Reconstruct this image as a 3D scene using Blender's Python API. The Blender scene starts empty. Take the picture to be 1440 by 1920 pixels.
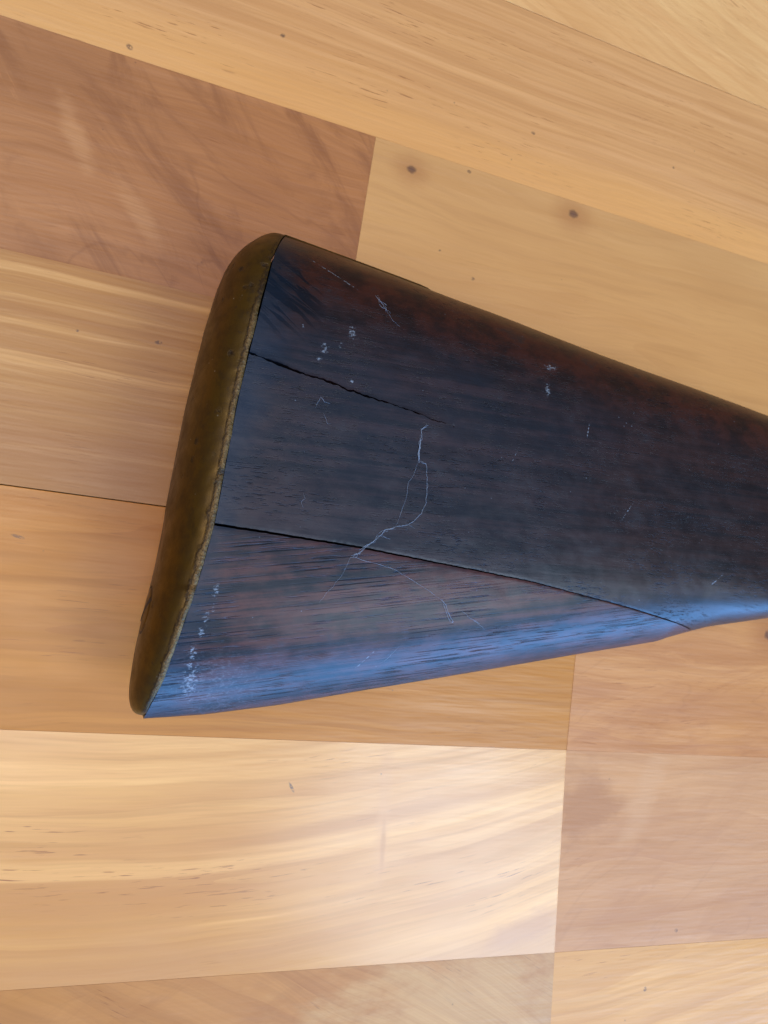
import bpy, math, random
import numpy as np
from mathutils import Matrix, Vector, noise as mn

# ------------------------------------------------------------------ camera, world, lights, exposure
sc = bpy.context.scene
col = sc.collection
CAM_H = 0.2398
A, B, C = 0.1378, 0.0612, -0.3509
R = Matrix.Rotation(A, 3, 'Z') @ Matrix.Rotation(B, 3, 'X') @ Matrix.Rotation(C, 3, 'Y')
cd = bpy.data.cameras.new('camera')
cam = bpy.data.objects.new('camera', cd); col.objects.link(cam)
cam.matrix_world = Matrix.Translation((0, 0, CAM_H)) @ R.to_4x4()
cd.sensor_fit = 'VERTICAL'; cd.sensor_height = 36.0; cd.sensor_width = 27.0
cd.lens = 36.0 * 1400 / 1920
cd.clip_start = 0.01; cd.clip_end = 50
cd.dof.use_dof = True; cd.dof.focus_distance = 0.2; cd.dof.aperture_fstop = 26.0
sc.camera = cam

w = bpy.data.worlds.new('World'); sc.world = w; w.use_nodes = True
bg = w.node_tree.nodes['Background']
bg.inputs[0].default_value = (1.0, 0.80, 0.60, 1); bg.inputs[1].default_value = 0.19
sc.cycles.max_bounces = 5; sc.cycles.diffuse_bounces = 2; sc.cycles.glossy_bounces = 2

def area(name, loc, target, sx, sy, power, colr):
    d = bpy.data.lights.new(name, 'AREA'); d.shape = 'RECTANGLE'; d.size = sx; d.size_y = sy
    d.energy = power; d.color = colr
    o = bpy.data.objects.new(name, d); col.objects.link(o)
    o.location = loc
    o.rotation_euler = (Vector(target) - Vector(loc)).to_track_quat('-Z', 'Y').to_euler()
    return o
area('window_light', (0.93, -0.64, 1.47), (0.1, -0.04, 0.0), 0.72, 0.80, 14.0, (0.64, 0.82, 1.0))
area('floor_fill_light', (-0.40, -0.10, 1.66), (0.1, 0.0, 0.0), 0.80, 0.80, 11.5, (1.0, 0.90, 0.78))  # unseen lamp added to brighten and warm the floor
area('garden_door_light', (0.82, -1.54, 0.50), (0.1, 0.0, 0.02), 2.60, 1.00, 100.0, (0.16, 0.44, 1.0))
area('ceiling_bounce', (0.3, 0.1, 2.3), (0.3, 0.1, 0.0), 2.6, 2.6, 26.0, (0.24, 0.48, 1.0))

sc.view_settings.view_transform = 'Standard'; sc.view_settings.look = 'None'
sc.view_settings.exposure = 0.05; sc.view_settings.gamma = 1.0
sc.view_settings.use_curve_mapping = False

# ------------------------------------------------------------------ helpers
def mesh_obj(name, verts, faces, mat, parent=None, smooth=True, attrs=None):
    me = bpy.data.meshes.new(name)
    me.from_pydata([tuple(map(float, v)) for v in verts], [], [tuple(map(int, f)) for f in faces])
    me.update()
    if smooth: me.polygons.foreach_set('use_smooth', [True] * len(me.polygons))
    for k, vals in (attrs or {}).items():
        a = me.attributes.new(k, 'FLOAT', 'POINT'); a.data.foreach_set('value', [float(x) for x in vals])
    me.materials.append(mat)
    o = bpy.data.objects.new(name, me); col.objects.link(o)
    if parent: o.parent = parent
    return o

class NT:
    """small node-graph writer"""
    def __init__(s, name):
        s.m = bpy.data.materials.new(name); s.m.use_nodes = True
        s.t = s.m.node_tree; s.n = s.t.nodes; s.l = s.t.links
        s.bsdf = s.n['Principled BSDF']
        s.out = s.n['Material Output']
    def put(s, node, i, v):
        sk = node.inputs[i]
        if v is None: return
        if isinstance(v, bpy.types.NodeSocket): s.l.new(v, sk)
        else:
            if sk.type == 'RGBA' and len(v) == 3: v = (*v, 1)
            sk.default_value = v
    def coord(s, which='Object'): return s.n.new('ShaderNodeTexCoord').outputs[which]
    def attr(s, name):
        a = s.n.new('ShaderNodeAttribute'); a.attribute_name = name; return a.outputs['Fac']
    def math(s, op, a, b=None, c=None, clamp=False):
        m = s.n.new('ShaderNodeMath'); m.operation = op; m.use_clamp = clamp
        s.put(m, 0, a); s.put(m, 1, b); s.put(m, 2, c); return m.outputs[0]
    def vmath(s, op, a, b=None):
        m = s.n.new('ShaderNodeVectorMath'); m.operation = op
        s.put(m, 0, a); s.put(m, 1, b)
        return m.outputs['Value'] if op in ('LENGTH', 'DISTANCE', 'DOT_PRODUCT') else m.outputs[0]
    def mapping(s, v, loc=(0, 0, 0), rot=0, scale=(1, 1, 1)):
        m = s.n.new('ShaderNodeMapping'); s.put(m, 'Vector', v)
        m.inputs['Location'].default_value = loc; m.inputs['Rotation'].default_value = (0, 0, rot)
        m.inputs['Scale'].default_value = scale; return m.outputs[0]
    def sep(s, v):
        m = s.n.new('ShaderNodeSeparateXYZ'); s.put(m, 0, v); return m.outputs
    def comb(s, x, y, z):
        m = s.n.new('ShaderNodeCombineXYZ'); s.put(m, 0, x); s.put(m, 1, y); s.put(m, 2, z); return m.outputs[0]
    def noise(s, v, scale=1, detail=3, rough=.5, dist=0):
        m = s.n.new('ShaderNodeTexNoise'); s.put(m, 'Vector', v); s.put(m, 'Scale', scale)
        s.put(m, 'Detail', detail); s.put(m, 'Roughness', rough); s.put(m, 'Distortion', dist)
        return m.outputs['Fac']
    def step(s, v, a, b, lo=0., hi=1.):
        m = s.n.new('ShaderNodeMapRange'); m.interpolation_type = 'SMOOTHSTEP'
        s.put(m, 0, v); s.put(m, 1, a); s.put(m, 2, b); s.put(m, 3, lo); s.put(m, 4, hi); return m.outputs[0]
    def lin(s, v, a, b, lo=0., hi=1.):
        m = s.n.new('ShaderNodeMapRange'); s.put(m, 0, v); s.put(m, 1, a); s.put(m, 2, b); s.put(m, 3, lo); s.put(m, 4, hi)
        return m.outputs[0]
    def mix(s, f, a, b, mode='MIX'):
        m = s.n.new('ShaderNodeMix'); m.data_type = 'RGBA'; m.blend_type = mode
        s.put(m, 0, f); s.put(m, 6, a); s.put(m, 7, b); return m.outputs[2]
    def blob(s, P, c, rx, ry=None, rot=0, soft=(0.25, 1.0)):
        """1 inside an ellipse at c (xy), 0 outside"""
        ry = ry or rx
        q = s.mapping(s.vmath('SUBTRACT', P, (c[0], c[1], 0)), rot=-rot)
        q = s.vmath('MULTIPLY', q, (1 / rx, 1 / ry, 0))
        return s.step(s.vmath('LENGTH', q), soft[0], soft[1], 1., 0.)
    def mx(s, *a):
        r = a[0]
        for b in a[1:]: r = s.math('MAXIMUM', r, b)
        return r
    def bump(s, h, strength, dist, normal=None):
        m = s.n.new('ShaderNodeBump'); s.put(m, 'Height', h); s.put(m, 'Strength', strength); s.put(m, 'Distance', dist)
        if normal is not None: s.put(m, 'Normal', normal)
        return m.outputs[0]
    def set(s, **k):
        for key, v in k.items(): s.put(s.bsdf, key.replace('_', ' '), v)

def nz(x, y, z=0.0): return mn.noise((x, y, z))
def fbm(x, y, z=0.0, o=3):
    v, a = 0, 1
    for i in range(o): v += a * mn.noise((x, y, z)); x *= 2.03; y *= 2.03; a *= .5
    return v

# ------------------------------------------------------------------ floor: planks on a dark sub-floor
def plank_mat(name, seed, light, mid, dark, *, centre=(0, 0), rot=0., bend=0., bendx=0., warp=1., streak=(.42, .62), streaky=1.,
              bright=0., ysc=150., figure=0., figdir=.9, fleck=.5, grad=None, knots=(), spots=(), patches=(), rough=.34, gloss=0.):
    light, mid, dark = [(min(.9, c[0] * 1.24), c[1] * .885, c[2] * .51) for c in (light, mid, dark)]
    t = NT(name)
    P0 = t.coord('Object')
    P = t.mapping(P0, loc=(centre[0], centre[1], 0))           # floor coordinates, metres
    x, y, _ = t.sep(P)
    yb = y
    if bend:
        dx = t.math('SUBTRACT', x, bendx)
        yb = t.math('SUBTRACT', y, t.math('MULTIPLY', t.math('MULTIPLY', dx, dx), bend))
    q = t.mapping(t.comb(x, yb, seed * 1.7), rot=rot)
    lw = t.noise(t.mapping(q, scale=(9, 22, 1)), 1, 2)
    qx, qy, _ = t.sep(q)
    qy = t.math('ADD', qy, t.math('MULTIPLY', t.math('SUBTRACT', lw, .5), .012 * warp))
    q = t.comb(qx, qy, seed * 1.7)
    s1 = t.noise(t.mapping(q, scale=(3.2, ysc, 1)), 1, 3, .55)
    s2 = t.noise(t.mapping(q, scale=(14, ysc * 5, 1), loc=(3, 7, 2)), 1, 3, .6)
    fib = t.noise(t.mapping(q, scale=(40, 1300, 1), loc=(1, 2, 5)), 1, 2, .6)
    big = t.noise(t.mapping(q, scale=(11, 26, 1), loc=(5, 1, 9)), 1, 3)
    st = t.step(t.math('ADD', t.math('MULTIPLY', s1, .8), t.math('MULTIPLY', s2, .22)), streak[0], streak[1])
    c = t.mix(t.math('MULTIPLY', st, streaky), light, mid)
    c = t.mix(t.step(big, .45, .75, 0., .55), c, dark)
    c = t.mix(t.math('MULTIPLY', t.step(s2, .48, .66), .5), c, tuple(a * .9 for a in mid))
    rg = t.math('FRACT', t.math('MULTIPLY', t.noise(t.mapping(q, scale=(1.6, ysc * .34, 1), loc=(6, 2, 7)), 1, 2, .45), 11.))
    rg = t.math('MULTIPLY', t.math('POWER', rg, 2.5), t.step(big, .30, .62, .10, .42))
    c = t.mix(t.math('MULTIPLY', rg, streaky), c, (dark[0] * .9, dark[1] * .82, dark[2] * .75))
    if bright:
        b1 = t.noise(t.mapping(q, scale=(2.4, ysc * .9, 1), loc=(8, 3, 1)), 1, 2, .5)
        b2 = t.noise(t.mapping(q, scale=(9, ysc * 3.0, 1), loc=(2, 9, 4)), 1, 2, .6)
        bb = t.step(t.math('ADD', t.math('MULTIPLY', b1, .7), t.math('MULTIPLY', b2, .3)),   .52, .62)
        c = t.mix(t.math('MULTIPLY', bb, bright), c, (light[0] * 1.25, light[1] * 1.36, light[2] * 1.6))
    if figure:
        f = t.mapping(P, rot=figdir, loc=(seed, seed, 0))
        fx = t.noise(t.mapping(f, scale=(15, 52, 1)), 1, 7, .66, 1.2)
        c = t.mix(t.step(fx, .47, .66, 0., figure), c, dark)
        fz = t.noise(t.mapping(f, scale=(16, 62, 1), loc=(4, 2, 1)), 1, 7, .68, 1.2)
        c = t.mix(t.step(fz, .60, .70, 0., figure * .75), c, (light[0] * 1.12, light[1] * 1.14, light[2] * 1.16))
        cr = t.math('ABSOLUTE', t.math('SUBTRACT', t.noise(t.mapping(f, scale=(7, 26, 1), loc=(1, 6, 3)), 1, 3, .5, 1.0), .5))
        c = t.mix(t.step(cr, 0.0, .010, figure * .28, 0.), c, (dark[0] * .62, dark[1] * .55, dark[2] * .55))
    if grad:                                                   # heartwood / sapwood band along one edge of the strip
        y0, y1, gc, amt = grad
        yy = t.math('ADD', y, t.math('MULTIPLY', t.math('SUBTRACT', t.noise(t.mapping(q, scale=(6, 60, 1)), 1, 3), .5), .02))
        c = t.mix(t.step(yy, y0, y1, 0., amt), c, (gc[0] * 1.24, gc[1] * .885, gc[2] * .51))
    # pore dashes along the grain
    fl = t.noise(t.mapping(q, scale=(110, 1900, 1), loc=(2, 2, 8)), 1, 2, .5)
    patch = t.step(t.noise(t.mapping(q, scale=(20, 60, 1), loc=(9, 9, 1)), 1, 2), .45, .65)
    fm = t.math('MULTIPLY', t.step(fl, .63, .72), t.math('MULTIPLY', patch, fleck))
    c = t.mix(fm, c, (dark[0] * .55, dark[1] * .42, dark[2] * .35))
    if patches:
        pn = t.math('MULTIPLY', t.math('SUBTRACT', t.noise(t.mapping(P, scale=(60, 130, 1)), 1, 5, .65), .5), 1.8)
        for (px, py, rx, ry, pr, pc, amt) in patches:
            pq = t.vmath('MULTIPLY', t.mapping(t.vmath('SUBTRACT', P, (px, py, 0)), rot=-pr), (1 / rx, 1 / ry, 0))
            pm = t.step(t.math('ADD', t.vmath('LENGTH', pq), pn), .25, 1.1, amt, 0.)
            c = t.mix(pm, c, pc)
    for (kx, ky, kr) in knots:
        kr *= 1.35
        d = t.math('ADD', t.vmath('LENGTH', t.vmath('MULTIPLY', t.vmath('SUBTRACT', P, (kx, ky, 0)), (.8, 1, 0))),
                   t.math('MULTIPLY', t.math('SUBTRACT', t.noise(P, 420, 3), .5), kr * 1.2))
        c = t.mix(t.step(d, kr * .5, kr * 6.0, .5, 0.), c, (dark[0] * .7, dark[1] * .55, dark[2] * .5))
        c = t.mix(t.step(d, kr * .5, kr * 1.25, .8, 0.), c, (.10, .045, .03))
        c = t.mix(t.step(d, kr * .1, kr * .5, .7, 0.), c, (.17, .075, .05))
    if spots:
        m = None
        for (px, py, r, e, ro) in spots:
            b = t.blob(P, (px, py), r * e, r, ro, (.45, 1.))
            m = b if m is None else t.mx(m, b)
        m = t.math('MULTIPLY', m, t.step(t.noise(P, 1500, 2), .3, .55))
        c = t.mix(t.math('MULTIPLY', m, .8), c, (.10, .055, .035))
    # fine random dirt specks
    v = t.n.new('ShaderNodeTexVoronoi'); t.put(v, 'Vector', P); t.put(v, 'Scale', 95.)
    sp = t.math('MULTIPLY', t.step(v.outputs['Distance'], .02, .045, 1., 0.), t.step(t.noise(P, 60, 1), .52, .6))
    c = t.mix(t.math('MULTIPLY', sp, .45), c, (.12, .06, .035))
    c = t.mix(t.math('MULTIPLY', t.math('SUBTRACT', fib, .35), .8), c, dark)
    worn = t.noise(t.mapping(q, scale=(26, 70, 1), loc=(4, 4, 4)), 1, 4, .6)
    ro = t.math('ADD', t.lin(worn, .3, .7, rough - .05, rough + .09), t.math('MULTIPLY', s2, .08))
    h = t.math('ADD', t.math('MULTIPLY', s2, .6), t.math('MULTIPLY', fib, .4))
    h = t.noise(t.mapping(P, scale=(18, 170, 1), loc=(seed, 0, 0)), 1, 3, .62)
    n = t.bump(h, .38, .0008)
    t.set(Base_Color=c, Roughness=ro, Normal=n, Specular_IOR_Level=.42)
    t.set(Coat_Weight=gloss, Coat_Roughness=t.math('ADD', t.math('MULTIPLY', worn, .22), .08))
    return t.m

dk = NT('dark_gap'); dk.set(Base_Color=(.045, .026, .015), Roughness=.9)
EY = [.4382, .3682, .2982, .2282, .1580, .0874, .0184, -.0508, -.1218, -.1920, -.2620, -.3320]
GAP = [.1, .1, .1, .16, .012, .012, .14, .012, .02, .1, .1, .1]          # half-gap in mm at each edge
XL, XR = -.46, .80
sub = mesh_obj('floor', [(XL, EY[-1], -.014), (XR, EY[-1], -.014), (XR, EY[0], -.014), (XL, EY[0], -.014),
                         (XL, EY[-1], -.0045), (XR, EY[-1], -.0045), (XR, EY[0], -.0045), (XL, EY[0], -.0045)],
               [(3, 2, 1, 0), (4, 5, 6, 7), (0, 1, 5, 4), (1, 2, 6, 5), (2, 3, 7, 6), (3, 0, 4, 7)], dk.m, smooth=False)
sub['kind'] = 'structure'; sub['label'] = 'warm laminated timber floor of wide mixed-tone strips'

def plank(k, xa, xb, mat_kw, dz=0.0, tilt=(0, 0), j=.015):
    """strip k lies between EY[k] and EY[k+1]; xa / xb are (x at upper edge, x at lower edge)"""
    yt, yb = EY[k] - GAP[k] * 1e-3, EY[k + 1] + GAP[k + 1] * 1e-3
    g = j * 1e-3
    cx, cy = (xa[0] + xb[0]) / 2, (yt + yb) / 2
    pts = [(xa[1] + g, yb), (xb[1] - g, yb), (xb[0] - g, yt), (xa[0] + g, yt)]
    V, F = [], []
    cb, ct = min(.00015, GAP[k + 1] * 1e-3), min(.00015, GAP[k] * 1e-3)
    for ins, z in ((0, -.0044), (0, -.00006), (1, 0.)):
        for (px, py), (sx, cy_) in zip(pts, ((1, cb), (-1, cb), (-1, -ct), (1, -ct))):
            V.append((px + sx * ins * g - cx, py + cy_ * ins - cy, z))
    for r in (0, 4):
        for i in range(4): F.append((r + i, r + (i + 1) % 4, r + 4 + (i + 1) % 4, r + 4 + i))
    F.append((8, 9, 10, 11)); F.append((3, 2, 1, 0))
    m = plank_mat('plank_wood', centre=(cx, cy), **mat_kw)
    o = mesh_obj('plank', V, F, m, sub, smooth=False)
    o.location = (cx, cy, dz); o.rotation_euler = (math.radians(tilt[0]), math.radians(tilt[1]), 0)
    return o

def kw(seed, light, mid, dark, **k): return dict(seed=seed, light=light, mid=mid, dark=dark, **k)
PALE = ((.66, .43, .205), (.55, .335, .150), (.44, .25, .105))
# strip above the top joint (top right corner)
plank(2, (XL, XL), (.02, .02), kw(1.3, *PALE))
plank(2, (.02, .02), (XR, XR), kw(2.1, (.74, .55, .34), (.67, .47, .28), (.58, .385, .215), rot=.25, ysc=90, warp=2.4, figure=.35, figdir=.3, fleck=.7), dz=-.0001)
# long streaky strip
plank(3, (XL, XL), (.62, .62), kw(3.7, (.62, .42, .25), (.54, .345, .195), (.50, .32, .185), streak=(.40, .60), bright=.25, warp=.7, fleck=.8, ysc=170,
      grad=(.186, .166, (.68, .455, .235), .85), spots=[(.0301, .1828, .0009, 1.3, .4), (-.0167, .1612, .0011, 1.3, -.6), (.1287, .1796, .0008, 1.5, 0), (.195, .186, .0006, 1.2, 0)]))
plank(3, (.62, .62), (XR, XR), kw(4.2, *PALE))
# flame-figured brown strip and the tan knotty one after it
plank(4, (XL, XL), (.0668, .0637), kw(5.3, (.43, .245, .135), (.365, .20, .108), (.27, .140, .076), figure=.85, figdir=.85, patches=[(-.028, .128, .004, .016, .5, (.68, .32, .12), .55), (-.006, .108, .004, .014, .7, (.68, .32, .12), .5)], streaky=.35, warp=2.5, fleck=.35, ysc=70, rough=.36), dz=-.00008)
plank(4, (.0668, .0637), (.58, .58), kw(6.9, (.60, .44, .26), (.55, .385, .225), (.49, .33, .185), streaky=.6, ysc=45, warp=2.2, fleck=.2, rough=.36,
      knots=[(.0814, .1502, .0011), (.1494, .1526, .0013)], spots=[(.1038, .1563, .0009, 1.2, 0), (.1096, .1164, .0008, 1.2, .4), (.0955, .1235, .0005, 1.2, .4)]), dz=-.00004)
plank(4, (.58, .58), (XR, XR), kw(7.4, *PALE))
# pale-streaked strip left of the butt, base darkened for the light falloff
plank(5, (XL, XL), (.30, .30), kw(8.8, (.46, .290, .130), (.40, .235, .104), (.38, .23, .108), bright=1.0, ysc=165, warp=.8, bend=-.12, bendx=.1, streak=(.40, .62), fleck=.7,
      grad=(.052, .026, (.335, .185, .085), .75), spots=[(-.0189, .0676, .0005, 1.3, 0), (.0046, .0691, .0008, 1.8, .1)]))
plank(5, (.30, .30), (XR, XR), kw(9.1, *PALE))
# golden strip under the toe, base darkened for light falloff, then an orange one
plank(6, (XL, XL), (.1672, .1660), kw(10.4, (.49, .25, .058), (.42, .205, .044), (.38, .18, .040), ysc=80, warp=1.1, fleck=.7, rough=.33, spots=[(-.026, .004, .0006, 4, -.2)]), dz=-.00005)
plank(6, (.1672, .1660), (XR, XR), kw(11.6, (.56, .325, .165), (.49, .265, .13), (.40, .20, .10), figure=.5, figdir=-.25, warp=2.2, ysc=70, fleck=.5, rough=.38,
      knots=[(.2605, -.001, .0016)]), j=.07)
# wide pale strip with the glare, then a tan figured one
plank(7, (XL, XL), (.1660, .1679), kw(12.7, (.66, .425, .180), (.56, .335, .132), (.50, .28, .11), ysc=95, bend=.9, bendx=.0, warp=.9, bright=.45, fleck=.9, rough=.30, gloss=.65,
      grad=(-.106, -.122, (.50, .31, .17), .6), spots=[(.064, -.0655, .0006, 4, -1.0)], patches=[(.0965, -.0740, .0034, .030, .05, (.72, .32, .09), .5), (.0975, -.084, .0012, .011, .05, (.60, .235, .055), .75), (.154, -.1140, .020, .007, .30, (.56, .235, .085), .6)]), tilt=(.0, .0))
plank(7, (.1660, .1679), (XR, XR), kw(13.5, (.56, .360, .222), (.51, .318, .193), (.44, .258, .155), figure=.45, figdir=-.5, warp=2.5, ysc=60, fleck=.25, rough=.50, patches=[(.1760, -.0700, .020, .017, .0, (.47, .19, .065), .8), (.203, -.066, .007, .022, -.4, (.72, .36, .15), .5)],
      spots=[(.2219, -.1168, .0009, 1., 0)]), dz=-.00007, j=.05)
# bottom strips: left one darkened for light falloff, its pale patch painted glare
plank(8, (XL, XL), (.1680, .1700), kw(14.9, (.47, .265, .105), (.40, .215, .078), (.35, .175, .06), rot=.5, ysc=80, patches=[(.135, -.140, .075, .030, .1, (.72, .41, .15), .55)], warp=2.6, fleck=1.0, figure=.3, figdir=-.6, rough=.34))
plank(8, (.1680, .1700), (XR, XR), kw(15.2, (.68, .44, .19), (.60, .37, .142), (.52, .30, .11), rot=-.1, ysc=70, warp=2.0, fleck=.7, rough=.36, spots=[(.2091, -.1372, .0009, 1.3, 1.2)]), dz=-.00006)
rr = random.Random(4)
for k in (0, 1, 9, 10):
    xs = [XL, rr.uniform(-.15, .05), rr.uniform(.25, .5), XR]
    for a, b in zip(xs[:-1], xs[1:]):
        f = rr.uniform(.75, 1.05)
        plank(k, (a, a), (b, b), kw(rr.uniform(16, 60), *[tuple(c * f for c in q) for q in PALE], figure=rr.choice((0, .5)), fleck=.6))

# ------------------------------------------------------------------ stock shape (plan curves in metres, thing lies on its side)
XM = 0.40
XO = .024
def curve(px, py, sm=.006):
    g = np.linspace(px[0] - .02, px[-1] + .02, 1600)
    v = np.interp(g, px, py)
    e0 = (py[1] - py[0]) / (px[1] - px[0]); e1 = (py[-1] - py[-2]) / (px[-1] - px[-2])
    v = np.where(g < px[0], py[0] + e0 * (g - px[0]), v); v = np.where(g > px[-1], py[-1] + e1 * (g - px[-1]), v)
    k = max(1, int(sm / (g[1] - g[0]))); ker = np.hanning(2 * k + 3); ker /= ker.sum()
    vs = np.convolve(np.pad(v, k + 1, mode='edge'), ker, 'valid')
    vs[:k + 2] = v[:k + 2]; vs[-k - 2:] = v[-k - 2:]
    return lambda x: np.interp(x, g, vs)
ytop = curve([.020, .036, .060, .084, .092, .1004, .1418, .1807, .2236, .26, .30, .35, .40],
             [.1008, .0996, .0972, .0946, .0938, .0930, .0881, .0845, .0799, .074, .066, .057, .054], .006)
ybot = curve([.0149, .0384, .0565, .0823, .1142, .1494, .1800, .1835, .2000, .2322, .26, .30, .35, .40],
             [-.0412, -.0384, -.0350, -.0289, -.0217, -.0136, -.0069, -.0055, -.0006, .0062, .0105, .0150, .0180, .0190], .0030)
hzf = curve([.02, .10, .20, .26, .33, .40], [.0226, .0224, .0212, .0200, .0178, .0170], .02)
yj = curve([.02, .0232, .0609, .1185, .1578, .1814, .2000], [.0126, .0125, .0114, .0076, .0031, -.0002, -.0035], .006)
ycr = curve([.02, .0265, .0466, .0624, .0789, .0910, .14, .25], [.0583, .0574, .0546, .0521, .0501, .0486, .0460, .0430], .003)
EXY = np.array([-.044, -.038, -.0306, -.0183, -.0015, .0128, .0272, .0463, .063, .0786, .0881, .0943, .1003, .104])
EXX = np.array([.0128, .0142, .0163, .0186, .0217, .0236, .0243, .0253, .0271, .0291, .0304, .0324, .0352, .0372])
xe = curve(list(EXY), list(EXX), .006)
ZC = .0236
M = 4.6
def zrel(t, x0=.1):
    if t <= 0: return math.sqrt(max(0., 1 - abs(t) ** M))
    w = min(1., max(0., (x0 - .175) / .045)); w = w * w * (3 - 2 * w)      # belly: keeled along the toe, boxy at the wrist
    k = .32 - .20 * w
    return k + (1 - k) * max(0., 1 - t ** (4.2 + 3.3 * w)) ** (.88 - .38 * w)
_a = np.linspace(0, math.pi, 1201)
_t = -np.sign(np.cos(_a)) * np.abs(np.cos(_a)) ** (2 / M); _z = np.array([zrel(float(q)) for q in _t])
def section(t0, t1, n, hw, hz, ends=False):
    """n values of t from t0 to t1, even along the section's arc"""
    L = np.concatenate([[0], np.cumsum(np.hypot(np.diff(_t) * hw, np.diff(_z) * hz))])
    l0, l1 = np.interp(t0, _t, L), np.interp(t1, _t, L)
    return np.interp(np.linspace(l0, l1, n), L, _t)
def xpos(x0, y):
    e = float(xe(y)); s = (x0 - XO) / (XM - XO)
    return e + (XM - e) * s
def dents(x, y):
    return .00016 * fbm(x * 26, y * 34, 1.) + .00005 * fbm(x * 160, y * 260, 4., 2)

COLS = np.concatenate([np.linspace(XO, .225, 760), np.linspace(.2265, XM, 60)])
def frame(x0):
    a, b = float(ytop(x0)), float(ybot(x0))
    return (a + b) / 2, (a - b) / 2, float(hzf(x0))
def ztop(x, y):
    yc, hw, hz = frame(x); return ZC + hz * zrel((yc - y) / hw, x)
def tjoint(x0):
    yc, hw, hz = frame(x0)
    j = float(yj(x0)) + .00012 * fbm(x0 * 700, 3.3, 0., 3) * (1. if x0 < .15 else .3)
    return min(1., max(-.9, (yc - j) / hw)), hw
def gapw(x0): return .00022 + .00046 * max(0., 1 - (x0 - XO) / .11)

def loft(rings, cap0=True, cap1=True):
    n = len(rings[0]); V = [p for r in rings for p in r]; F = []
    for i in range(len(rings) - 1):
        a, b = i * n, (i + 1) * n
        for j in range(n):
            k = (j + 1) % n
            F.append((a + j, b + j, b + k, a + k))
    if cap0: F.append(tuple(range(n)))
    if cap1: F.append(tuple(range(len(V) - 1, len(V) - n - 1, -1)))
    return V, F

def body_rings():
    rings = []
    for x0 in COLS:
        yc, hw, hz = frame(x0); tj, _ = tjoint(x0)
        yk = float(ycr(x0)) + .00028 * fbm(x0 * 260, 8.1, 0., 3) + .00022 * nz(x0 * 950, 3.7) + .0006 * nz(x0 * 70, 2.2)
        tc = (yc - yk) / hw
        wk = .00027 * (1 + .9 * nz(x0 * 500, 1.5)) * max(.35, 1 - (x0 - XO) / .10)
        dk_ = .0042 * min(1., max(0., (.086 - x0) / .03)) * (.75 + .5 * nz(x0 * 300, 6.))
        dc = .0012 / hw; r = []
        def top(t, dz=0.):
            y = yc - t * hw; x = xpos(x0, y)
            r.append((x, y, ZC + hz * zrel(t, x0) + (dents(x, y) + dz) * min(1., 3 * zrel(t, x0))))
        for t in section(-1, tc - dc, 80, hw, hz): top(t)
        lip = .00004 * min(1., dk_ / .001)
        for o, d in ((-.6, 0), (-wk / .0012 * 1.15, lip), (-wk / .0012 * .9, -.8 * dk_), (0, -dk_), (wk / .0012 * .9, -.8 * dk_), (wk / .0012 * 1.15, 0), (.6, 0)): top(tc + o * dc, d)
        for t in section(tc + dc, tj, 90, hw, hz)[:-1]: top(min(t, tj))
        # rounded, slightly crumbled lip of the glued joint, then the sawn face
        e = .00008 + .00010 * nz(x0 * 700, 9.)
        top(tj, -e)
        zj = hz * zrel(tj, x0)
        y = yc - tj * hw; x = xpos(x0, y)
        for kk in (.6, .2, -.2, -.6): r.append((x, y, ZC + kk * zj))
        for t in section(-1, tj, 36, hw, hz)[::-1][:-1]:
            y = yc - t * hw; r.append((xpos(x0, y), y, ZC - hz * zrel(t, x0)))
        rings.append(r)
    return rings

XT = .1935
def toe_rings():
    rings = []
    for x0 in np.linspace(XO, XT, 640):
        yc, hw, hz = frame(x0); tj, _ = tjoint(x0); tj = min(.999, tj + gapw(x0) / hw)
        low = .00028 * min(1., max(0., (XT - x0) / .03)); r = []
        def top(t, dz=0.):
            y = yc - t * hw; x = xpos(x0, y)
            z = zrel(t, x0); r.append((x, y, ZC + (hz - low) * z + (dents(x, y) + dz) * min(1., 3 * z)))
        top(tj, -.00012)
        for t in section(tj, 1, 74, hw, hz)[1:]: top(t)
        for t in section(tj, 1, 30, hw, hz)[::-1]:
            y = yc - t * hw; r.append((xpos(x0, y), y, ZC - (hz - low) * zrel(t, x0)))
        zj = (hz - low) * zrel(tj, x0); y = yc - tj * hw; x = xpos(x0, y)
        for kk in (-.6, -.2, .2, .6): r.append((x, y, ZC + kk * zj))
        rings.append(r)
    return rings

# ------------------------------------------------------------------ old walnut
SCUFF = [(.0261, -.0044, .0006, .0016), (.0261, -.0092, .0004, .0009), (.0247, -.0121, .0006, .0014), (.0242, -.0155, .0006, .0012), (.0228, -.0210, .0007, .0018),
         (.0227, -.0244, .0006, .0014), (.0236, -.0292, .0016, .0040), (.0466, .0637, .0009, .0012), (.0538, .0699, .0008, .0014),
         (.0510, .0655, .0004, .0006), (.0455, .0605, .0006, .0004), (.0297, .0890, .0011, .0003), (.1188, .0738, .0016, .0009), (.1177, .0660, .0007, .0016), (.0400, .0690, .0003, .0006), (.0555, .0560, .0006, .0005), (.1880, .0150, .0030, .00018, .75), (.1330, .0560, .0022, .00013, 1.45), (.1080, .0440, .0016, .00012, 1.2), (.1500, .0330, .0030, .00015, 1.0), (.0480, .0870, .0060, .00014, -.42), (.2080, .0500, .0016, .00012, 1.5), (.0700, -.0200, .0030, .00012, .9)]
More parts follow.
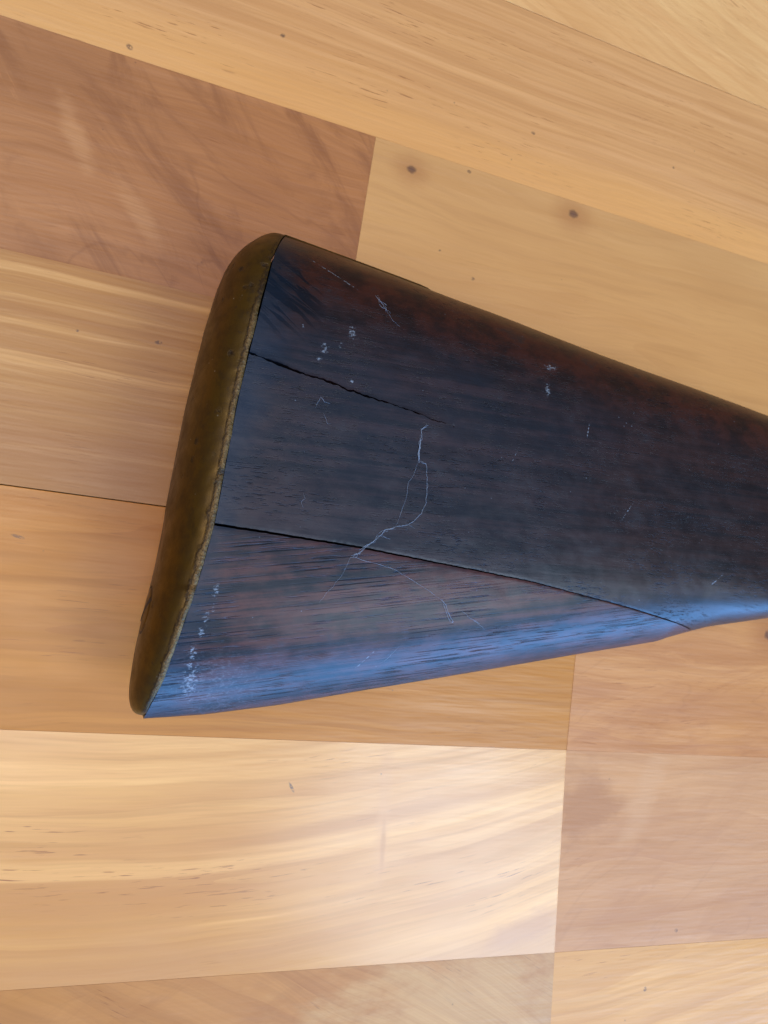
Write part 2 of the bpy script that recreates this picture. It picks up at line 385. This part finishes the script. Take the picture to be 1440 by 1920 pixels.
def walnut(name, red, grain, pore):
    t = NT(name)
    P = t.coord('Object')
    g = t.mapping(P, rot=-grain)
    big = t.noise(t.mapping(g, scale=(22, 55, 30)), 1, 4, .6)
    str1 = t.noise(t.mapping(g, scale=(16, 420, 30), loc=(2, 3, 1)), 1, 4, .6)
    fine = t.noise(t.mapping(g, scale=(120, 1900, 60), loc=(5, 1, 1)), 1, 3, .6)
    mott = t.noise(t.mapping(P, scale=(95, 130, 90), loc=(7, 7, 7)), 1, 5, .65)
    x, y, z = t.sep(P)
    dark, brn, rd = (.003, .003, .005), (.010, .0040, .0040), ((.050, .0090, .0042) if pore < 1.2 else (.085, .0155, .0065))
    c = t.mix(t.step(big, .35, .68), dark, brn)
    # redder wood in streaks, stronger on the toe piece and along the comb
    comb = t.step(t.math('ADD', t.math('ADD', y, t.math('MULTIPLY', x, .105)), t.math('MULTIPLY', t.math('SUBTRACT', mott, .5), .030)), .074, .098)
    rm = t.math('MULTIPLY', t.step(t.math('ADD', t.math('MULTIPLY', str1, .6), t.math('MULTIPLY', mott, .4)), .40, .62), red)
    rm = t.mx(rm, t.math('MULTIPLY', comb, t.step(mott, .34, .60, .30, .95)))
    c = t.mix(rm, c, rd)
    c = t.mix(t.step(mott, .56, .72, 0., .65), c, (.010, .008, .010))
    # open pores: short dark dashes along the grain
    pv = t.noise(t.mapping(g, scale=(330 if pore < 1.2 else 60, 3000 if pore < 1.2 else 2500, 60), loc=(1, 8, 3)), 1, 2, .55)
    pd = t.noise(t.mapping(g, scale=(40, 70, 20), loc=(3, 3, 3)), 1, 2)
    po = t.math('MULTIPLY', t.step(pv, .58, .66) if pore < 1.2 else t.step(pv, .565, .63), t.step(pd, .40, .62, .05, 1.))
    c = t.mix(t.math('MULTIPLY', po, .7 if pore < 1.2 else .9), c, (.006, .005, .007))
    # chipped, blackened grain by the heel
    hp = t.mapping(t.vmath('SUBTRACT', P, (.030, .086, 0)), rot=.55)
    hn = t.noise(t.mapping(hp, scale=(75, 460, 10)), 1, 3, .5, .8)
    hm = t.math('MULTIPLY', t.step(hn, .53, .58), t.blob(P, (.034, .0770), .016, .016, 0, (.35, 1.)))
    c = t.mix(t.math('MULTIPLY', hm, .9), c, (.005, .006, .009))
    # dirt and oil darkening beside the butt plate, blue reflection painted in
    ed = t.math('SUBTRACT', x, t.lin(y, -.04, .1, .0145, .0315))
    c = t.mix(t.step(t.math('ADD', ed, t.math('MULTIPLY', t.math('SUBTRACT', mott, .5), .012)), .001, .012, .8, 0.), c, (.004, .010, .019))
    # pale rubbed scuffs
    sm = None
    for (sx, sy, rx, ry, *rt) in SCUFF:
        b = t.blob(P, (sx, sy), rx * 2.3, ry * 2.1, rt[0] if rt else 0, (0., 1.))
        sm = b if sm is None else t.mx(sm, b)
    sn = t.noise(t.mapping(g, scale=(900, 1700, 400)), 1, 4, .7)
    sm = t.math('MULTIPLY', t.math('POWER', sm, .5), t.step(t.math('ADD', sn, t.math('MULTIPLY', sm, .16)), .60, .72))
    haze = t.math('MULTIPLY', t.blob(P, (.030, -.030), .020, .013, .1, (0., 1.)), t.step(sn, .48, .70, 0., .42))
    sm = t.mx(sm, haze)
    vo = t.n.new('ShaderNodeTexVoronoi'); t.put(vo, 'Vector', P); t.put(vo, 'Scale', 330.)
    du = t.math('MULTIPLY', t.step(vo.outputs['Distance'], .03, .075, 1., 0.), t.step(t.noise(P, 90, 2), .56, .62))
    sm = t.mx(sm, t.math('MULTIPLY', du, .55))
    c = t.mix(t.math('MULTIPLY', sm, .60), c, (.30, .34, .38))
    rgh = t.math('ADD', t.lin(mott, .3, .7, .28, .37), t.math('MULTIPLY', fine, .10))
    rgh = t.math('ADD', rgh, t.math('MULTIPLY', sm, .3))
    wear = t.math('ADD', t.math('MULTIPLY', str1, .55), t.math('MULTIPLY', mott, .45))
    spl = t.math('MULTIPLY', t.step(wear, .34, .66, .36, .50), t.math('SUBTRACT', 1.0, t.mx(t.math('MULTIPLY', po, .5 if pore < 1.2 else .5), t.math('MULTIPLY', hm, .6))))
    h = t.math('SUBTRACT', t.math('ADD', t.math('MULTIPLY', fine, .35), t.math('MULTIPLY', mott, .35)), t.math('MULTIPLY', po, pore))
    h = t.math('SUBTRACT', h, t.math('MULTIPLY', hm, .25))
    n = t.bump(h, .45 if pore < 1.2 else .6, .00014)
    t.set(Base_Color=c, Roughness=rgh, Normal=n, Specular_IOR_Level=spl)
    return t.m

def empty(name, loc=(0, 0, 0)):
    e = bpy.data.objects.new(name, None); e.empty_display_size = .02; col.objects.link(e); e.location = loc; return e
stock = empty('rifle_stock', (.05, .03, 0))
stock['label'] = 'dark walnut rifle butt stock with brass end plate lying on its side on floor'
stock['category'] = 'rifle stock'
def sharpen(o, deg=42):
    o.data.set_sharp_from_angle(angle=math.radians(deg)); return o
def part(o):
    o.parent = stock; o.matrix_parent_inverse = Matrix.Translation(-stock.location)
    return o
V, F = loft(body_rings())
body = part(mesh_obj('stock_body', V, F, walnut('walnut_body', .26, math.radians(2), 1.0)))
sharpen(body); body['label'] = 'blackish brown main timber of the stock with a long crack'
V, F = loft(toe_rings())
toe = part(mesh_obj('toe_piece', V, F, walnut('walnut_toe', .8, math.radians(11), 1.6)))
sharpen(toe); toe['label'] = 'redder wedge of wood joined on along the belly'

# ------------------------------------------------------------------ butt plate
def brass():
    t = NT('aged_brass')
    P = t.coord('Object'); rim = t.attr('rim')
    n1 = t.noise(P, 150, 7, .68); n2 = t.noise(P, 1300, 4, .65); n3 = t.noise(P, 420, 3, .6)
    c = t.mix(t.step(n1, .35, .7), (.100, .051, .005), (.066, .032, .004))
    c = t.mix(t.step(n3, .62, .74, 0., .55), c, (.045, .026, .014))
    rw = t.math('ADD', rim, t.math('ADD', t.math('MULTIPLY', t.math('SUBTRACT', n3, .5), .7), t.math('MULTIPLY', t.math('SUBTRACT', n2, .5), 1.5)))
    brd = t.math('MULTIPLY', t.step(rw, .05, .40), t.step(rw, .40, .75, 1., 0.))
    c = t.mix(t.math('MULTIPLY', t.math('MULTIPLY', brd, t.step(rim, .02, .12)), .8), c, (.022, .010, .004))
    r2 = t.math('MULTIPLY', t.step(rw, .42, .75), t.step(rim, .05, .25))
    c = t.mix(t.math('MULTIPLY', r2, t.step(n1, .32, .60, .35, .95)), c, t.mix(t.step(n2, .38, .62), (.23, .125, .034), (.085, .043, .012)))
    pit = t.math('MULTIPLY', t.math('MULTIPLY', r2, t.step(n2, .42, .34)), .9)
    c = t.mix(pit, c, (.030, .014, .008))
    v = t.n.new('ShaderNodeTexVoronoi'); t.put(v, 'Vector', P); t.put(v, 'Scale', 210.)
    sp = t.math('MULTIPLY', t.step(t.math('ADD', v.outputs['Distance'], t.math('MULTIPLY', t.math('SUBTRACT', n2, .5), .5)), .06, .26, 1., 0.), t.step(t.noise(P, 90, 3), .46, .58))
    gm = t.step(t.noise(t.mapping(P, scale=(1, .55, .8)), 260, 6, .7), .50, .66)
    c = t.mix(t.math('MULTIPLY', gm, .55), c, (.040, .022, .007))
    c = t.mix(t.math('MULTIPLY', sp, .85), c, (.022, .014, .010))
    vw = t.n.new('ShaderNodeTexVoronoi'); t.put(vw, 'Vector', t.mapping(P, loc=(1, 2, 3))); t.put(vw, 'Scale', 420.)
    wh = t.math('MULTIPLY', t.step(vw.outputs['Distance'], .05, .12, 1., 0.), t.step(t.noise(P, 110, 2), .56, .64))
    c = t.mix(t.math('MULTIPLY', wh, .5), c, (.50, .44, .34))
    h = t.math('SUBTRACT', t.math('ADD', t.math('MULTIPLY', n1, .3), t.math('MULTIPLY', t.math('MULTIPLY', n2, rim), 1.1)), t.math('MULTIPLY', sp, .8))
    t.set(Base_Color=c, Metallic=t.lin(rim, 0, 1, .62, .45), Roughness=t.lin(n1, .3, .7, .34, .56), Normal=t.bump(h, .6, .0006))
    return t.m
BR = brass()
def plate():
    x0 = XO; yc, hw, hz = frame(XO)
    ts = section(-1, 1, 220, hw, hz)
    NP = 40; V = []; rim = []; NW = len(ts)
    for i, t in enumerate(ts):
        y = yc - t * hw; x = float(xe(y)) - .00016 - .00030 * min(1., max(0., (y - .050) / .02)) * min(1., max(.1, (.094 - y) / .012)) * (1 + .8 * nz(y * 400, 5.))
        # burrs on the worn edge
        burr = .00012 * fbm(y * 520, 4.4, 0, 3) + .00025 * nz(y * 130, 7.)
        hzw = max(.0012, hz * (zrel(t, x0) if t < 0 else min(zrel(t, x0) + .03 * (t > .5), math.sqrt(max(0., 1 - t ** 7)))) + .00035)
        Dm = .0106 if t < .2 else .0106 - .0042 * (t - .2) / .8
        D = Dm * math.sqrt(max(0., 1 - abs(t) ** 9)) + .0006
        ey = .0011 * max(0., -t - .93) / .07
        worn = min(1., max(0., (.080 - y) / .012)) * min(1., max(0., (y + .037) / .01))
        row = [(0.0, .80), (0.0, .97)]
        for kk in range(NP + 1):
            ph = math.pi * kk / NP
            zr = math.cos(ph); zr = math.copysign(abs(zr) ** (.80), zr)
            out = max(0., 1 - abs(zr) ** 2.5) ** (1 / 2.1)
            row.append((out, zr))
        row += [(0.0, -.97), (0.0, -.80)]
        for (o, zr) in row:
            edge = max(0., 1 - o * D / .0020) if zr > 0 else 0.
            V.append((x + .0006 * (1 if o == 0 and abs(zr) == 1 else 0) * 0 - o * D + burr * edge, y + ey * min(1, .3 + o), ZC + zr * hzw + .00012 * fbm(y * 300, o * 9, 2.) * (zr > 0)))
            e = max(0., min(1., (1.25 - (o * D + max(0, .00) ) / (.0015 + .0009 * fbm(y * 160, 1.1))) * 1.6)) if zr > .3 else 0.
            rim.append(worn * e + .25 * (1 - worn) * e)
    n = len(row); F = []
    for i in range(NW - 1):
        for j in range(n):
            k = (j + 1) % n
            F.append((i * n + j, i * n + k, (i + 1) * n + k, (i + 1) * n + j))
    F.append(tuple(range(n))[::-1]); F.append(tuple(range((NW - 1) * n, NW * n)))
    return V, F, rim
V, F, rim = plate()
bp = part(mesh_obj('butt_plate', V, F, BR, attrs={'rim': rim}))
bp['label'] = 'tarnished brass butt plate with a pitted golden edge'

# tang let into the comb
V, F = [], []
xs = np.linspace(.0345, .0846, 40); zs = np.linspace(-1, 1, 13)
for x in xs:
    hwid = .0075 * (1 if x < .076 else math.sqrt(max(.02, 1 - ((x - .076) / .0087) ** 2)))
    for k, q in enumerate(zs):
        zz = q * hwid; a, b = float(ytop(x)), float(ybot(x)); yc, hw = (a + b) / 2, (a - b) / 2
        y = yc + hw * (1 - (zz / float(hzf(x))) ** 2) ** (1 / M) + (.0015 if abs(q) < .99 else -.0004)
        V.append((x, y, ZC + zz))
n = len(zs)
for i in range(len(xs) - 1):
    for j in range(n - 1): F.append((i * n + j, i * n + j + 1, (i + 1) * n + j + 1, (i + 1) * n + j))
base = len(V)
V += [(vx, vy - .0025, vz) for vx, vy, vz in V]
for i in range(len(xs) - 1):
    for j in range(n - 1): F.append((base + i * n + j, base + (i + 1) * n + j, base + (i + 1) * n + j + 1, base + i * n + j + 1))
    F.append((i * n, (i + 1) * n, base + (i + 1) * n, base + i * n)); F.append((i * n + n - 1, base + i * n + n - 1, base + (i + 1) * n + n - 1, (i + 1) * n + n - 1))
for j in range(n - 1):
    F.append((j, base + j, base + j + 1, j + 1)); k = (len(xs) - 1) * n + j; F.append((k, k + 1, base + k + 1, base + k))
tang = mesh_obj('tang', V, F, BR, bp, attrs={'rim': [0.] * len(V)})

# slotted screw in the plate: head, countersink ring and slot follow the plate's curved face
yc_, hw_, hz_ = frame(XO)
def plate_x(y, z):
    t = (yc_ - y) / hw_
    D = (.0106 if t < .2 else .0106 - .0042 * (t - .2) / .8) * math.sqrt(max(0., 1 - abs(t) ** 9)) + .0006
    hzw = hz_ * zrel(t, XO) + .00035
    zr = min(.98, abs(z - ZC) / hzw)
    return float(xe(y)) - .00016 - D * max(0., 1 - zr ** 2.5) ** (1 / 2.1)
SY, SZ, SR = -.0120, ZC + .0040, .0061
def disc(rings, N=44):
    V, F = [], []
    for (q, off) in rings:
        for k in range(N):
            a = 2 * math.pi * k / N; y, z = SY + q * SR * math.cos(a), SZ + q * SR * math.sin(a)
            V.append((plate_x(y, z) - off, y, z))
    for i in range(len(rings) - 1):
        for k in range(N): F.append((i * N + k, (i + 1) * N + k, (i + 1) * N + (k + 1) % N, i * N + (k + 1) % N))
    return V, F, N
V, F, N = disc([(.12, .00030), (.5, .00028), (.8, .00022), (.94, .00010), (1., -.0003)])
F.append(tuple(range(N)))
scr = mesh_obj('screw', V, F, BR, bp, attrs={'rim': [0.] * len(V)})
V, F, N = disc([(.97, .00004), (1.08, .00005), (1.10, -.0002)])
csk = mesh_obj('countersink', V, F, dk.m, bp)
V, F = [], []
ca, sa = math.cos(math.radians(58)), math.sin(math.radians(58))
for i in range(13):
    u = (i / 6 - 1) * SR * .93
    for w_, off in ((-.00065, -.0004), (-.00065, .00036), (.00065, .00036), (.00065, -.0004)):
        y, z = SY + u * ca - w_ * sa, SZ + u * sa + w_ * ca
        V.append((plate_x(y, z) - off, y, z))
for i in range(12):
    for k in range(4): F.append((i * 4 + k, i * 4 + (k + 1) % 4, i * 4 + 4 + (k + 1) % 4, i * 4 + 4 + k))
F.append((3, 2, 1, 0)); F.append((48, 49, 50, 51))
mesh_obj('screw_slot', V, F, dk.m, bp)

# ------------------------------------------------------------------ lint and cobweb threads
lm = NT('lint'); lm.set(Base_Color=(.30, .34, .40), Roughness=.9); lm.set(Subsurface_Weight=0.)
def tube(V, F, pts, r0, seed, wob=.00012, sides=5):
    P = []
    for (a, b) in zip(pts[:-1], pts[1:]):
        L = math.dist(a, b); n = max(2, int(L / .0004))
        for i in range(n):
            f = i / n; P.append((a[0] + (b[0] - a[0]) * f, a[1] + (b[1] - a[1]) * f))
    P.append(pts[-1]); Q = []
    for i, (x, y) in enumerate(P):
        x += wob * fbm(i * .23, seed, 0, 3); y += wob * fbm(i * .23, seed + 9, 0, 3)
        Q.append(Vector((x, y, ztop(x, y) + dents(x, y) + r0 * .9 + .00008 + .0002 * abs(nz(i * .15, seed + 4)))))
    b0 = len(V)
    for i, p in enumerate(Q):
        d = (Q[min(i + 1, len(Q) - 1)] - Q[max(i - 1, 0)]).normalized()
        s = d.cross(Vector((0, 0, 1))).normalized(); u = s.cross(d)
        r = .46 * r0 * max(.25, 1 + .9 * fbm(i * .17, seed + 2, 0, 2)) * min(1, .35 + .2 * min(i, len(Q) - 1 - i))
        for k in range(sides):
            a = 2 * math.pi * k / sides; V.append(p + s * (r * math.cos(a)) + u * (r * math.sin(a)))
    for i in range(len(Q) - 1):
        for k in range(sides):
            m = (k + 1) % sides
            F.append((b0 + i * sides + k, b0 + i * sides + m, b0 + (i + 1) * sides + m, b0 + (i + 1) * sides + k))
    F.append(tuple(b0 + k for k in range(sides))[::-1]); e = b0 + (len(Q) - 1) * sides; F.append(tuple(e + k for k in range(sides)))
def lint(name, label, strands, cat='thread', group=None):
    V, F = [], []
    for i, (pts, r, n, wob) in enumerate(strands):
        for k in range(n): tube(V, F, pts, r, i * 3.7 + k * 1.9 + len(label), wob * (1 + .8 * k))
    o = mesh_obj(name, V, F, lm.m); o['label'] = label; o['category'] = cat
    if group: o['group'] = group
    return o
m1 = [(.0792, .0481), (.0773, .0463), (.0773, .0434), (.0772, .0398), (.0773, .0371)]
l2 = [(.0773, .0371), (.0763, .0332), (.0749, .0307), (.0749, .0269), (.0738, .0222), (.0730, .0191), (.0723, .0181)]
l3 = [(.0776, .0371), (.0798, .0369), (.0803, .0339), (.0809, .0286), (.0808, .0255), (.0799, .0228), (.0778, .0202), (.0764, .0190), (.0724, .0178), (.0697, .0166), (.0686, .0151), (.0674, .0139), (.0652, .0119), (.0630, .0094), (.0605, .0084)]
l4 = [(.0607, .0084), (.0599, .0057), (.0590, .0030), (.0572, .0008), (.0569, -.0004), (.0549, -.0028), (.0534, -.0051)]
l5 = [(.0610, .0084), (.0639, .0076), (.0678, .0072), (.0735, .0062), (.0794, .0037), (.0846, .0015), (.0890, -.0008), (.0910, -.0022), (.0922, -.0044), (.0944, -.0069), (.0932, -.0067), (.0916, -.0045), (.0899, -.0016)]
lint('cobweb_thread', 'long branching grey cobweb strand lying across the joint of the dark stock',
     [(m1, .00006, 3, .0003), (m1[2:], .00008, 4, .0003), (l2, .000045, 1, .00015), (l3, .00005, 2, .00025), (l3[8:], .00006, 3, .0004), (l4, .00004, 1, .0002), (l5, .00005, 1, .00012), (l5[6:], .00004, 1, .0003),
      ([(.0686, .0151), (.0700, .0145), (.0715, .0143)], .00005, 2, .0003), ([(.0764, .019), (.0785, .0182)], .00004, 1, .0002)])
lint('lint_thread', 'fuzzy grey lint wisp near the comb above the upper crack',
     [([(.0595, .0857), (.0604, .0844), (.0617, .0823), (.0632, .0803), (.0642, .0789)], .00005, 4, .0006), ([(.0642, .0789), (.0656, .0767), (.0682, .0754)], .000035, 1, .0003)])
lint('lint_thread', 'short straight lint thread on the red toe wedge, right of the cobweb loop',
     [([(.0950, -.0027), (.0995, -.0051), (.1023, -.0064), (.1055, -.0083)], .00004, 1, .0002), ([(.0995, -.0051), (.1030, -.0066)], .00005, 2, .0002)])
lint('lint_thread', 'pale hair slanting over the bluish belly edge of the stock',
     [([(.0790, -.0153), (.0772, -.0181), (.0750, -.0205)], .00005, 1, .0002)])
lint('lint_thread', 'small hooked fibre just below the upper crack near the butt plate',
     [([(.0459, .0469), (.0470, .0501), (.0481, .0488), (.0499, .0488)], .00005, 1, .0003), ([(.0481, .0458), (.0497, .0431), (.0506, .0430)], .00004, 1, .0003)])
lint('lint_thread', 'tiny zigzag fibre on the dark wood between the two cracks',
     [([(.0455, .0234), (.0460, .0220), (.0452, .0212), (.0458, .0195)], .000045, 1, .0003)])
